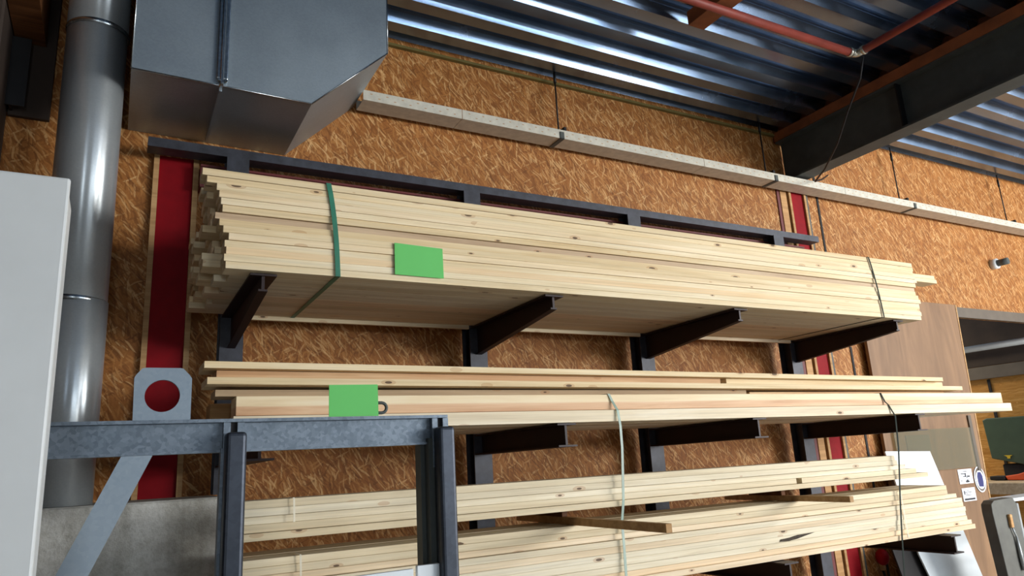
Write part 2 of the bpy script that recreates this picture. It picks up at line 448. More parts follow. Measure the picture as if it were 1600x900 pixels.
# roof beam with plank on top
r = empty('roof_beam', (5.07, -4.0, 3.85)); tag(r, 'anthracite steel roof beam crossing the top right corner', 'beam')
bm = bmesh.new(); add_prism(bm, [(5.075 + a, 3.85 + b) for a, b in I_section(0.165, 0.385, 0.016, 0.03)], 'Y', -8.0, -0.02)
obj('steel_section', bm, 'beam', r)
obj('filler', B(5.08, 5.16, -8.0, -0.02, 4.3185, 4.47), 'rust', r)
obj('plank', B(4.985, 5.165, -8.0, -0.02, 4.237, 4.318), 'rust', r)
bm = bmesh.new(); add_prism(bm, [(5.0, 3.86), (5.06, 3.86), (5.06, 4.25), (5.0, 4.25)], 'Y', -1.16, -1.15); obj('stiffener', bm, 'black', r)
obj('bracket', B(5.45, 5.53, -0.06, -0.002, 3.84, 3.96), 'beam', None) if False else None
# dark beam ends at the far upper left
tag(obj('timber_beam', B(-0.56, -0.43, -3.2, -0.01, 3.80, 4.06), 'timber_old'), 'dark brown timber beam in the far upper left corner', 'beam')
bm = bmesh.new(); add_prism(bm, [(-0.545 + a, -0.10 + b) for a, b in I_section(0.12, 0.09, 0.01, 0.012)], 'Z', 3.42, 3.79)
tag(obj('steel_hanger', bm, 'black'), 'black steel hanger below the timber beam, upper left', 'bracket')

tag(obj('shade_box', B(-1.3, -0.565, -0.40, -0.004, 3.12, 4.28, 0.01), 'dark_wall'), 'added dark box standing in for shade high on the wall in the far upper left corner', 'box')  # added box, its dark colour stands in for the corner shade
tag(obj('shade_panel', B(-0.56, -0.385, -0.03, -0.003, 3.40, 4.28, 0.002), 'dark_wall'), 'narrow dark strip standing in for shade on the wall behind the black hanger, upper left', 'panel')  # dark strip painting the shade on the chipboard here
# dark red girt on the wall behind the rack rail
bm = bmesh.new(); add_prism(bm, [(-0.058 + a, 3.115 + b) for a, b in I_section(0.10, 0.13, 0.012, 0.08)], 'X', 0.32, 5.05)
tag(obj('wall_girt', bm, 'red_dark'), 'dark red steel beam on the wall behind the top rack rail', 'beam')

# ------------------------------------------------------------------ cantilever rack
rk = empty('cantilever_rack', (2.6, -0.17, 0.0)); tag(rk, 'dark steel cantilever rack bolted to the chipboard wall, holding the timber', 'rack')
bm = bmesh.new(); add_prism(bm, [(-0.14 + a, 3.272 + b) for a, b in [(-0.05, 0.0), (0.05, 0.0), (0.05, 0.008), (-0.042, 0.008), (-0.042, 0.04), (0.05, 0.04), (0.05, 0.05), (-0.05, 0.05)]], 'X', 0.06, 5.14)
obj('top_rail', bm, 'rack', rk)
posts = [0.495, 1.88, 3.157, 4.63]
for i, x in enumerate(posts):
    z0 = 1.53 if i == 0 else 0.0
    bm = bmesh.new(); add_prism(bm, [(x + a, -0.205 + b) for a, b in I_section(0.112, 0.11, 0.009, 0.012)], 'Z', z0, 3.27)
    p = obj('post', bm, 'rack', rk)
    xo = x
    for tier, (zt, hb, ht, yt) in enumerate(((2.398, 0.155, 0.062, -1.075), (1.768, 0.105, 0.1, -1.105), (1.016, 0.105, 0.10, -1.19))):
        if i == 0 and tier > 0 and tier == 2: continue
        bm = bmesh.new()
        w2, tf = 0.052, 0.008
        def Y(z_, t): return (z_, t)
        add_box(bm, xo - w2, xo + w2, yt, -0.207, zt - tf, zt)
        add_prism(bm, [(-0.207, zt - tf), (yt + 0.012, zt - tf), (yt + 0.012, zt - ht), (-0.207, zt - hb)], 'X', xo - 0.006, xo + 0.006)
        # bottom flange follows the taper
        wf = 0.018 if tier == 0 else w2
        add_prism(bm, [(-0.207, zt - hb), (yt + 0.012 if tier == 0 else yt, zt - ht), (yt + 0.012 if tier == 0 else yt, zt - ht - tf), (-0.207, zt - hb - tf)], 'X', xo - wf, xo + wf)
        sub('arm', bm, 'arm', p, rk)

# ------------------------------------------------------------------ timber
def board(name, x0, x1, y0, dep, z0, th, mat, label, group=None, cat='board', tilt=0.0):
    bm = bmesh.new(); add_box(bm, 0, x1 - x0, 0, dep, 0, th, R.choice((0.0003, 0.0005, 0.0008, 0.0014)))
    me = bpy.data.meshes.new(name)
    bmesh.ops.recalc_face_normals(bm, faces=bm.faces[:]); bm.to_mesh(me); bm.free()
    me.materials.append(M[mat])
    o = bpy.data.objects.new(name, me); COL.objects.link(o); o.location = (x0, y0, z0)
    o.rotation_euler = (0, tilt, 0)
    return tag(o, label, cat, group)
ORD = ['topmost', 'second', 'third', 'fourth', 'fifth', 'sixth', 'seventh', 'eighth', 'ninth', 'tenth', 'eleventh', 'twelfth', 'thirteenth', 'lowest']
R = random.Random(3)
# top bundle: 14 layers of 8 boards
NL, NC, pitch, wd = 14, 8, 0.0291, 0.1075
leftx = [0.245, 0.262, 0.30, 0.31, 0.318, 0.325, 0.30, 0.316, 0.33, 0.352, 0.338, 0.345, 0.338, 0.345]
rightx = [4.855, 4.86, 4.85, 4.86, 4.875, 4.86, 4.85, 4.84, 4.86, 4.87, 4.855, 4.85, 4.86, 4.85]
for L in range(NL):                                   # L=0 is the topmost layer
    for c in range(NC):
        z0 = 2.4025 + (NL - 1 - L) * pitch
        th = pitch - R.choice((0.0002, 0.0003, 0.0005, 0.0010, 0.0016))
        y0 = -1.106 + c * 0.1088 + (R.uniform(-0.004, 0.004) if c == 0 else 0)
        x0 = leftx[L] if c == 0 else 0.33 + R.uniform(-0.07, 0.045)
        x1 = rightx[L] if c == 0 else 4.85 + R.uniform(-0.03, 0.03)
        mat = 'pine'; dep = wd
        if c == 0 and L in (5, 6): 
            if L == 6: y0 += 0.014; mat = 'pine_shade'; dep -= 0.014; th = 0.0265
            else: y0 += 0.004; dep -= .004
        if c == 0:
            dep = (-1.106 + 0.1076) - y0
            if L in (1, 4, 9): th -= 0.0014
            lab = 'pale softwood board on the front of the top bundle, %s layer from its top' % ORD[L] if L < 13 else 'lowest pale softwood board on the front face of the top bundle'
            if L == 0: lab = 'topmost softwood board on the front of the top bundle, its left end jutting out'
            if L == 6: lab = 'set-back greyish board on the front of the top bundle, seventh layer down'
            board('softwood_board', x0, x1, y0, dep, z0, th, mat, lab, 'boards on the front of the top bundle')
        elif c == 1 and L in (1, 2):
            board('softwood_board', x0, 5.27 + 0.02 * L, y0, wd, z0, th, mat, 'thin board jutting out of the right end of the top bundle, %s' % ('upper of two' if L == 1 else 'lower of two'), 'jutting boards of the top bundle')
        elif L == NL - 1:
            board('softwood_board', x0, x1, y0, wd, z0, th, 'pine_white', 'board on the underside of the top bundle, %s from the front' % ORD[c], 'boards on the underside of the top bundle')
        else:
            board('softwood_board', x0, x1, y0, wd, z0, th, mat, 'softwood board inside the top bundle, only its shaded left end showing', 'boards inside the top bundle')

for a, b, k in ((0.57, 1.81, 'first'), (1.95, 3.09, 'second'), (3.23, 4.56, 'third')):
    board('packing_lath', a, b, -0.231, 0.022, 2.382, 0.05, 'pine_white', 'pale lath behind the top bundle, %s gap between arms from left' % k, 'laths behind the top bundle', cat='lath')
# middle shelf
T = 0.0058
board('softwood_board', 0.285, 4.958, -1.106, 0.20, 2.009, 0.0255, 'pine', 'thin pale board lying on top of the middle shelf timber', cat='board', tilt=T)
board('softwood_board', 0.335, 2.945, -1.055, 0.16, 1.9755, 0.031, 'pine_pink', 'tan board under the top one on the middle shelf, left of two end to end', 'second layer boards on the middle shelf', tilt=T)
board('softwood_board', 2.985, 5.02, -1.06, 0.16, 1.9605, 0.031, 'pine', 'tan board under the top one on the middle shelf, right of two end to end', 'second layer boards on the middle shelf', tilt=T)
board('softwood_board', 0.297, 5.165, -1.108, 0.20, 1.9475, 0.0265, 'pine', 'thin pale board overhanging as third layer down on the middle shelf', tilt=0.0055)
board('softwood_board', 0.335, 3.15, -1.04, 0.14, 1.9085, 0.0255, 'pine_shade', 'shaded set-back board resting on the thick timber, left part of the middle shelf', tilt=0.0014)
board('softwood_board', 3.18, 5.06, -1.035, 0.14, 1.9045, 0.015, 'pine_pink', 'thin set-back board on the thick timber, right part of the middle shelf')
board('thick_timber', 0.405, 5.68, -1.085, 0.13, 1.830, 0.074, 'pine_two', 'thick two-tone squared timber along the front of the middle shelf', cat='timber')
board('thick_timber', 0.345, 4.9, -0.80, 0.14, 1.830, 0.074, 'timber_old' if False else 'batten', 'shaded thick timber behind the front one, its left end jutting out', cat='timber')
board('thick_timber', 0.395, 5.74, -1.106, 0.19, 1.7715, 0.0555, 'pine_white', 'long pale squared timber at the bottom front of the middle shelf', cat='timber')
for c in range(1, 4):
    board('thick_timber', 0.40 + R.uniform(0, .05), 5.55 + R.uniform(0, .1), -1.106 + c * 0.215, 0.20, 1.7715, 0.0555, 'pine_white', 'squared timber on the underside of the middle shelf load, %s from the front' % ['', 'second', 'third', 'rearmost'][c], 'squared timbers on the underside of the middle shelf')
# support under the rear of the thin boards
board('softwood_board', 0.5, 4.6, -0.885, 0.06, 1.9065, 0.028, 'pine_shade', 'spacer board hidden behind the middle shelf boards') if False else None

# lower shelf: lower pack B then upper pack A with bearers between
zB = 1.0205
xrB = [4.79, 4.787, 4.90, 4.925, 4.925, 4.94, 4.935, 4.94, 4.995, 5.0]
jB = [0.010, 0.008, 0.020, 0.004, 0.002, 0.0, 0.003, 0.002, 0.010, -0.006]
for L in range(10):
    for c in range(2):
        z0 = zB + (9 - L) * 0.0286; th = 0.0281 - (0.0015 if L in (2, 3, 8) else R.random() * 0.0006)
        y0 = -1.10 + jB[L] + c * 0.17
        if c == 0: board('softwood_board', 0.41 + R.uniform(0, .02), xrB[L], y0, 0.145, z0, th, 'pine_white', ('pale softwood board on the front of the bottom pack, %s layer from its top' % ORD[L] if L < 9 else 'lowest pale softwood board on the front of the bottom pack'), 'boards on the front of the bottom pack')
        elif L in (0, 9): board('softwood_board', 0.42, 4.8, y0 - jB[L], 0.16, z0, th, 'pine_white', 'softwood board behind the front row of the bottom pack, %s layer' % ('top' if L == 0 else 'lowest'), 'second row boards of the bottom pack')
zA = 1.3715
xrA = [4.31, 4.325, 4.42, 4.49, 4.60]
jA = [0.010, 0.008, 0.022, 0.0, -0.004]
for L in range(5):
    for c in range(2):
        z0 = zA + (4 - L) * 0.0288; th = 0.0282 - (0.0012 if L in (2, 4) else 0)
        y0 = -1.10 + jA[L] + c * 0.17
        if c == 0:
            x0 = 3.43 if L == 3 else 0.41 + R.uniform(0, .02)
            lab = 'pale softwood board on the front of the upper lower-shelf pack, %s of its five layers' % ['topmost', 'second', 'middle', 'fourth', 'lowest'][L]
            if L == 3:
                board('softwood_board', 0.42, 3.40, y0 + 0.012, 0.13, z0, th, 'pine_white', 'long board in the fourth layer of the upper lower-shelf pack', 'boards on the front of the pack above the bearers')
                lab = 'short board at the right end, fourth layer of the pack above the bearers'
            board('softwood_board', x0, xrA[L], y0, 0.145, z0, th, 'pine_white', lab, 'boards on the front of the pack above the bearers')
        elif L == 4: board('softwood_board', 0.42, 4.3, y0 - jA[L], 0.16, z0, th, 'pine_white', 'softwood board behind the front row of the pack above the bearers', 'second row boards of the pack above the bearers')
zb = zB + 10 * 0.0286
def bearer(x, y_end, wdt, h, label):
    bm = bmesh.new(); add_box(bm, x - wdt / 2, x + wdt / 2, y_end, -0.55, zb + 0.0005, zb + h, 0.001)
    tag(obj('bearer_stick', bm, 'batten'), label, 'stick', 'bearer sticks between the packs')
bearer(1.90, -1.74, 0.03, 0.034, 'wooden bearer stick jutting far out between the two lower packs')
bearer(3.38, -1.44, 0.03, 0.03, 'wooden bearer stick jutting out between the lower packs, nearer the right end')
# thicker blocks actually carrying the upper pack
for x, y0, y1, z0, lab in ((0.44, -1.0, -0.75, zb + 0.0005, 'dark spacer block under the left end of the pack above the bearers'),
                           (1.90, -1.0, -0.75, zb + 0.0345, 'dark spacer block on the longer bearer stick'), (3.38, -1.0, -0.75, zb + 0.0305, 'dark spacer block on the shorter bearer stick')):
    bm = bmesh.new(); add_box(bm, x - 0.015, x + 0.015, y0, y1, z0, zA - 0.0005, 0.001)
    tag(obj('spacer_block', bm, 'timber_old'), lab, 'block', 'spacer blocks between the lower packs')
# bark split in the front face of the bottom pack
bm = bmesh.new(); add_prism(bm, [(3.19, 1.110), (3.20, 1.121), (3.27, 1.124), (3.33, 1.132), (3.47, 1.134), (3.40, 1.124), (3.32, 1.112), (3.275, 1.109), (3.262, 1.107)], 'Y', -1.0985, -1.096)
for o in [o for o in COL.objects if o.name.startswith('softwood_board') and 'bottom pack, seventh' in o.get('label', '')]:
    sp = bpy.data.objects.new('bark_split', None)
    bmesh.ops.translate(bm, verts=bm.verts[:], vec=-Vector(o.location)); me = bpy.data.meshes.new('bark_split')
    bmesh.ops.translate(bm, verts=bm.verts[:], vec=(0, -0.0035, 0))
    bm.to_mesh(me); me.materials.append(M['bark'])
    bpy.data.objects.remove(sp); sp = bpy.data.objects.new('bark_split', me); COL.objects.link(sp); sp.parent = o; sp['label'] = 'dark bark split in the wood'
bm.free()

# ------------------------------------------------------------------ straps, strings, green rectangles
def loop_strap(x_top, x_bot, width, mat, label, thick=0.0016):
    bm = bmesh.new(); f = -1.1135; bk = -0.222; zt, zb_ = 2.8115, 2.4005
    pts = []
    for i in range(9):
        k = i / 8; bulge = math.sin(k * math.pi) * 0.006
        pts.append((x_top + (x_bot - x_top) * k ** 0.8 + bulge, f, zt + (zb_ - zt) * k))
    pts += [(x_bot, -0.9, zb_), (x_bot, -0.5, zb_), (x_bot, bk, zb_), (x_top, bk, zt), (x_top, -0.7, zt), (x_top, f + .004, zt)]
    add_ribbon(bm, pts, (1, 0, 0), width, thick)
    tag(obj('packing_strap', bm, mat), label, 'strap')
loop_strap(0.745, 0.787, 0.021, 'strap', 'wide frayed green strap around the left end of the top bundle')
loop_strap(4.37, 4.425, 0.013, 'strap_dark', 'thin dark green strap around the right end of the top bundle')
bm = bmesh.new(); add_ribbon(bm, [(2.125, -1.05, 1.9065), (2.15, -1.088, 1.9065), (2.165, -1.0925, 1.87), (2.176, -1.115, 1.823), (2.177, -1.125, 1.75), (2.172, -1.13, 1.64), (2.156, -1.125, 1.40), (2.146, -1.112, 1.30), (2.144, -1.115, 1.20), (2.139, -1.118, 1.06), (2.13, -1.12, 0.8), (2.13, -1.12, 0.4)], (1, 0, 0), 0.014, 0.002)
tag(obj('loose_strap', bm, 'strap_pale'), 'pale green loose strap hanging from the middle shelf over the lower packs', 'strap')
bm = bmesh.new(); add_ribbon(bm, [(4.27, -1.05, 1.9065), (4.283, -1.088, 1.9065), (4.305, -1.0935, 1.85), (4.312, -1.109, 1.829), (4.325, -1.113, 1.80), (4.338, -1.125, 1.756), (4.306, -1.13, 1.56), (4.28, -1.122, 1.40), (4.255, -1.115, 1.256), (4.202, -1.12, 1.038), (4.15, -1.13, 0.83), (4.13, -1.13, 0.4)], (1, 0, 0), 0.013, 0.002)
tag(obj('loose_strap', bm, 'strap_dark'), 'dark green loose strap hanging at the right end of the middle shelf', 'strap')
for x, z0, z1, lab in ((0.622, 1.4290, 1.516, 'white string around the left end of the pack above the bearers'),
                       (0.65, 1.19, 1.308, 'white string around the left end of the bottom pack'),
                       (4.28, 1.03, 1.30, 'faint white string around the right end of the bottom pack')):
    bm = bmesh.new(); add_ribbon(bm, [(x, -1.02, z1 + 0.0015), (x, -1.105, z1 + 0.0015), (x + 0.001, -1.1075, z1 - 0.004), (x + 0.003, -1.1075, z0)], (1, 0, 0), 0.007, 0.0012)
    tag(obj('binding_string', bm, 'string'), lab, 'string')
bm = bmesh.new(); add_prism(bm, [(1.037, 2.572), (1.266, 2.566), (1.268, 2.426), (1.037, 2.428)], 'Y', -1.1165, -1.1145)
tag(obj('green_patch', bm, 'patch'), 'flat green rectangle on the front of the top timber bundle', 'patch')  # plain green rectangle, added as a thin slab before the bundle

# ------------------------------------------------------------------ cable tray on the wall
tr_ = empty('cable_tray', (5.0, -0.13, 3.76)); tag(tr_, 'long pale perforated cable tray hung along the upper wall', 'cable tray')
ty0, ty1, tz0, tz1 = -0.195, -0.05, 3.765, 3.83
def tray_seg(x0, x1):
    bm = bmesh.new(); add_prism(bm, [(ty0, tz0), (ty1, tz0), (ty1, tz1), (ty1 - 0.003, tz1), (ty1 - 0.003, tz0 + 0.004), (ty0 + 0.003, tz0 + 0.004), (ty0 + 0.003, tz1), (ty0, tz1)], 'X', x0, x1)
    ch = obj('tray_length', bm, 'tray', tr_)
    bm = bmesh.new(); x = x0 + 0.05
    k = 0
    while x < x1 - 0.05:
        z = tz0 + (0.022 if k % 2 else 0.045)
        add_box(bm, x - 0.007, x + 0.007, ty0 - 0.0006, ty0 + 0.0005, z - 0.0022, z + 0.0022); x += 0.05; k += 1
    p = sub('perforation', bm, 'batten', ch, tr_); p['kind'] = 'stuff'
segs = [1.185, 1.84, 3.92, 5.60, 7.3, 10.9]
for a, b in zip(segs, segs[1:]): tray_seg(a + 0.002, b - 0.002)
for x in (2.60, 4.72, 6.62):
    bm = bmesh.new(); add_box(bm, x - 0.016, x + 0.016, ty0 - 0.007, ty0, tz0 - 0.004, tz1 - 0.018); add_box(bm, x - 0.016, x + 0.016, ty0 - 0.007, ty1, tz0 - 0.006, tz0)
    obj('joint_clip', bm, 'beam', tr_)
for x, top in ((2.64, 4.39), (4.72, 4.39), (6.55, 4.42), (8.45, 4.42)):
    bm = bmesh.new(); add_tube(bm, [(x, -0.10, tz1 + 0.03), (x, -0.10, top)], 0.006, 8)
    add_tube(bm, [(x, -0.10, top - 0.14), (x, -0.10, top - 0.06)], 0.011, 8)
    add_box(bm, x - 0.012, x + 0.012, ty0 + 0.01, ty1 + 0.03, tz1 + 0.008, tz1 + 0.035, 0.003)
    obj('hanger_rod', bm, 'black', tr_)

# ------------------------------------------------------------------ ducts
du = empty('rectangular_duct', (0.57, -0.33, 3.41)); tag(du, 'big square galvanised air duct with a chamfered corner under the roof', 'duct')
prof = [(-0.036, 4.305), (-0.036, 3.425), (0.772, 3.414), (1.176, 3.80), (1.176, 4.305)]
bm = bmesh.new(); add_prism(bm, prof, 'Y', -0.669, -0.004); obj('duct_body', bm, 'duct', du)
bm = bmesh.new()
add_box(bm, 0.318, 0.372, -0.690, -0.666, 3.445, 4.30, 0.006, 2); add_box(bm, 0.335, 0.352, -0.699, -0.66, 3.412, 4.30, 0.004)
obj('standing_seam', bm, 'seam', du)
bm = bmesh.new(); add_box(bm, 0.338, 0.350, -0.655, -0.05, 3.398, 3.425); obj('bottom_seam', bm, 'duct', du)
bm = bmesh.new()
for a, b in zip(prof, prof[1:]):
    add_tube(bm, [(a[0], -0.669, a[1]), (b[0], -0.669, b[1])], 0.0035, 6)
obj('folded_edge', bm, 'seam', du)
bm = bmesh.new()
for x, z in ((0.33, 3.437), (0.362, 3.437), (0.345, 3.425)): add_tube(bm, [(x, -0.70, z), (x, -0.655, z)], 0.007, 8)
obj('rivet', bm, 'seam', du)
pp = empty('spiral_duct', (-0.19, -0.40, 1.527)); tag(pp, 'tall round galvanised pipe standing on the concrete plinth at the left', 'pipe')
bm = bmesh.new(); add_tube(bm, [(-0.18, -0.40, 1.528), (-0.18, -0.40, 2.39)], 0.127, 48); obj('pipe_length', bm, 'pipe', pp)
bm = bmesh.new(); add_tube(bm, [(-0.185, -0.40, 2.385), (-0.19, -0.40, 3.72)], 0.128, 48); obj('pipe_length', bm, 'pipe', pp)
bm = bmesh.new(); add_tube(bm, [(-0.19, -0.40, 3.71), (-0.19, -0.40, 4.30)], 0.130, 48); obj('pipe_length', bm, 'pipe', pp)
for z, r_ in ((2.386, 0.131), (3.715, 0.135)):
    bm = bmesh.new(); add_tube(bm, [(-0.188, -0.40, z - 0.012), (-0.188, -0.40, z - 0.006), (-0.188, -0.40, z + 0.006), (-0.188, -0.40, z + 0.012)], [r_ - 0.004, r_, r_, r_ - 0.004], 48, False); obj('joint_ring', bm, 'seam', pp)

# ------------------------------------------------------------------ red conduits, batten and cable under the roof
cz = 4.16
c1 = empty('red_conduit', (3.5, -1.36, cz)); tag(c1, 'red pipe with bright elbow running under the steel roof deck', 'pipe')
bm = bmesh.new(); add_tube(bm, [(1.6, -1.34, cz), (4.20, -1.365, cz)], 0.026, 16); obj('pipe_run', bm, 'conduit', c1)
bm = bmesh.new(); add_tube(bm, [(4.25, -1.41, cz), (4.25, -4.5, cz)], 0.026, 16); obj('pipe_run', bm, 'conduit', c1)
bm = bmesh.new(); add_tube(bm, [(4.17, -1.365, cz), (4.20, -1.365, cz)], 0.032, 16)
add_tube(bm, [(4.20, -1.365, cz), (4.235, -1.37, cz), (4.25, -1.385, cz), (4.25, -1.42, cz)], 0.027, 16)
add_tube(bm, [(4.25, -1.415, cz), (4.25, -1.435, cz)], 0.033, 16); obj('elbow', bm, 'chrome', c1)
bm = bmesh.new(); add_box(bm, 3.0, 3.13, -1.72, -1.10, 4.205, 4.30, 0.002)
tag(obj('ceiling_batten', bm, 'rust'), 'brown wooden batten above the red pipe on the roof deck', 'batten')
bm = bmesh.new(); add_tube(bm, [(4.27, -1.40, 4.13), (4.32, -1.32, 4.02), (4.45, -1.1, 3.90), (4.60, -0.88, 3.78), (4.80, -0.60, 3.72), (4.93, -0.40, 3.71), (5.16, -0.30, 3.80), (5.36, -0.22, 3.90)], 0.007, 8)
tag(obj('hanging_cable', bm, 'black'), 'thin dark cable drooping from the red pipe elbow past the roof beam', 'cable')

# ------------------------------------------------------------------ foreground steel frame
fr = empty('steel_trestle', (0.4, -1.62, 0.0)); tag(fr, 'galvanised steel frame with lug and brace standing before the racks', 'frame')
bm = bmesh.new(); add_prism(bm, [(-1.625, 1.679), (-1.575, 1.679), (-1.575, 1.687), (-1.607, 1.687), (-1.607, 1.767), (-1.555, 1.767), (-1.555, 1.778), (-1.64, 1.778), (-1.64, 1.768), (-1.615, 1.767), (-1.615, 1.687), (-1.625, 1.687)], 'X', -0.6, 1.035, 0.0)
obj('top_beam', bm, 'frame', fr)
for x0, nm in ((0.297, 'a'), (0.977, 'b')):
    bm = bmesh.new(); add_box(bm, x0, x0 + 0.059, -1.70, -1.642, 0.0, 1.735, 0.012, 3)
    p = obj('post', bm, 'tube', fr)
    bm = bmesh.new()
    add_box(bm, x0 - 0.002, x0 + 0.018, -1.642, -1.618, 1.60, 1.7665); add_box(bm, x0 + 0.038, x0 + 0.058, -1.642, -1.618, 1.60, 1.7665)
    sub('lug_plate', bm, 'frame', p, fr)
    bm = bmesh.new(); add_box(bm, x0 + 0.018, x0 + 0.038, -1.63, -1.617, 1.60, 1.766); sub('slot', bm, 'hole', p, fr)
bm = bmesh.new(); add_prism(bm, [(0.945, -1.60), (1.0, -1.60), (1.0, -1.592), (0.957, -1.592), (0.957, -1.55), (0.945, -1.55)], 'Z', 0.0, 1.679)
add_box(bm, 0.96, 0.985, -1.64, -1.60, 0.0, 1.70, 0.002)
obj('rear_channel', bm, 'beam', fr)
bm = bmesh.new(); add_prism(bm, [(0.290, -1.64), (0.300, -1.64), (0.300, -1.60), (0.290, -1.60)], 'Z', 0.0, 1.69); obj('rear_channel', bm, 'frame', fr)
bm = bmesh.new(); add_prism(bm, [(0.026, 1.678), (0.106, 1.678), (-0.46, 0.40), (-0.54, 0.40)], 'Y', -1.637, -1.629); obj('brace', bm, 'plate', fr)
# lug plate with hole
bm = bmesh.new()
cxl, czl, rl = 0.124, 1.852, 0.048
outl = [(0.049, 1.7785), (0.204, 1.7785), (0.203, 1.905), (0.196, 1.915), (0.178, 1.934), (0.170, 1.936), (0.076, 1.936), (0.066, 1.934), (0.050, 1.914), (0.046, 1.905)]
N = 40
def edge_hit(ang):
    dx, dz = math.cos(ang), math.sin(ang); best = None
    for i in range(len(outl)):
        (x1, z1), (x2, z2) = outl[i], outl[(i + 1) % len(outl)]
        ex, ez = x2 - x1, z2 - z1; den = dx * ez - dz * ex
        if abs(den) < 1e-9: continue
        tt = ((x1 - cxl) * ez - (z1 - czl) * ex) / den; u = ((x1 - cxl) * dz - (z1 - czl) * dx) / den
        if tt > 0 and -1e-6 <= u <= 1 + 1e-6 and (best is None or tt < best): best = tt
    return (cxl + dx * best, czl + dz * best)
angs = sorted([2 * math.pi * k / N for k in range(N)] + [math.atan2(z - czl, x - cxl) % (2 * math.pi) for x, z in outl])
rings = []
for y in (-1.607, -1.593):
    rings.append(([bm.verts.new((cxl + rl * math.cos(a), y, czl + rl * math.sin(a))) for a in angs], [bm.verts.new((edge_hit(a)[0], y, edge_hit(a)[1])) for a in angs]))
n = len(angs)
for i in range(n):
    j = (i + 1) % n
    (h0, o0), (h1, o1) = rings
    bm.faces.new((h0[i], o0[i], o0[j], h0[j])); bm.faces.new((h1[i], h1[j], o1[j], o1[i]))
    bm.faces.new((h0[i], h0[j], h1[j], h1[i])); bm.faces.new((o0[i], o1[i], o1[j], o0[j]))
obj('lifting_plate', bm, 'plate', fr)
bm = bmesh.new(); pts = [(0.79, -1.60, 1.7785)]
for k in range(9):
    a = -math.pi / 2 + math.pi * k / 8; pts.append((0.807 + 0.017 * math.cos(a), -1.60, 1.8085 + 0.017 * math.sin(a)))
pts = [(0.755, -1.60, 1.7915)] + pts[1:] + [(0.755, -1.60, 1.8255)]
add_tube(bm, pts, 0.0055, 10); obj('eye_ring', bm, 'beam', fr)
bm = bmesh.new(); add_prism(bm, [(0.617, 1.883), (0.783, 1.885), (0.785, 1.779), (0.617, 1.779)], 'Y', -1.632, -1.630)
tag(obj('green_patch', bm, 'patch'), 'flat green rectangle standing on the steel frame beside a ring', 'patch')  # second plain green rectangle, added above the frame beam

# white cabinet at the left edge
wc = empty('white_cabinet', (-0.6, -2.3, 0.0)); tag(wc, 'plain white cabinet with rounded corner at the left edge', 'cabinet')
bm = bmesh.new(); add_box(bm, -1.3, -0.108, -2.40, -2.385, 0.02, 2.207, 0.005, 2); obj('front_panel', bm, 'white', wc)
bm = bmesh.new(); add_box(bm, -1.295, -0.112, -2.3845, -2.235, 0.0, 2.202, 0.012, 3); obj('body', bm, 'white_edge', wc)
# white sheets standing in the frame
for x0, x1, zl, zr, lab in ((0.56, 0.885, 1.283, 1.285, 'white board leaning in the steel frame, left of two'), (0.898, 0.9765, 1.292, 1.292, 'white board leaning in the steel frame, right of two')):
    bm = bmesh.new(); add_prism(bm, [(x0, 0.0), (x1, 0.0), (x1, zr), (x0, zl)], 'Y', -1.668, -1.650, 0.002)
    tag(obj('white_board', bm, 'sheet'), lab, 'board')

# ------------------------------------------------------------------ things at the right
def quad_thing(name, pts, thick, mat, label, cat):
    bm = bmesh.new(); P = [Vector(p) for p in pts]; nrm = (P[1] - P[0]).cross(P[2] - P[0]).normalized()
    if nrm.y > 0: nrm = -nrm
    A = [bm.verts.new(p) for p in P]; Bk = [bm.verts.new(p - nrm * thick) for p in P]
    bm.faces.new(A); bm.faces.new(Bk[::-1]); k = len(P)
    for i in range(k): bm.faces.new((A[i], Bk[i], Bk[(i + 1) % k], A[(i + 1) % k]))
    return tag(obj(name, bm, mat), label, cat)
def slope_y(z): return -0.15 - 0.243 * (1.502 - z)
quad_thing('white_board', [(5.60, slope_y(1.525), 1.525), (6.2, slope_y(1.502), 1.502), (6.2, slope_y(0.02), 0.02), (5.60, slope_y(0.02), 0.02), (5.55, slope_y(0.55), 0.55), (5.52, slope_y(0.75), 0.75), (5.56, slope_y(1.0), 1.0)], 0.012, 'sheet', 'white board leaning on the plywood door behind the lumber ends', 'board')
quad_thing('dark_board', [(5.30, slope_y(0.80) + 0.05, 0.80), (5.80, slope_y(0.80) + 0.05, 0.80), (5.80, slope_y(0.02) + 0.05, 0.02), (5.30, slope_y(0.02) + 0.05, 0.02)], 0.012, 'hole', 'dark brown board leaning behind the white one, low right', 'board')
bm = bmesh.new(); add_box(bm, 5.83, 6.97, -0.094, -0.088, 1.335, 1.69)
tag(obj('acrylic_sheet', bm, 'acrylic'), 'clear acrylic sheet hung on the plywood door', 'sheet')
bm = bmesh.new(); add_box(bm, 6.01, 6.345, -0.078, -0.0725, 1.50, 1.645)
tag(obj('grey_notice', bm, 'label_brown'), 'dark grey square sheet behind the clear acrylic', 'notice')
def sign(x0, x1, z0, z1, label, marks):
    r = tag(obj('paper_sign', B(x0, x1, -0.0745, -0.0715, z0, z1), 'paper'), label, 'sign')
    bm = bmesh.new()
    for a, b, c, d in marks: add_box(bm, x0 + a * (x1 - x0), x0 + b * (x1 - x0), -0.0755, -0.0740, z0 + c * (z1 - z0), z0 + d * (z1 - z0))
    obj('printing', bm, 'ink', r)
sign(6.676, 6.888, 1.197, 1.323, 'white paper sign with bold black print on the plywood door', [(0.34, .62, .82, .86), (.18, .55, .66, .72), (.45, .53, .46, .70), (.30, .55, .48, .53), (.55, .60, .38, .46), (.60, .80, .44, .54), (.10, .2, .20, .25), (.45, .7, .08, .2), (.52, .64, .2, .27)])
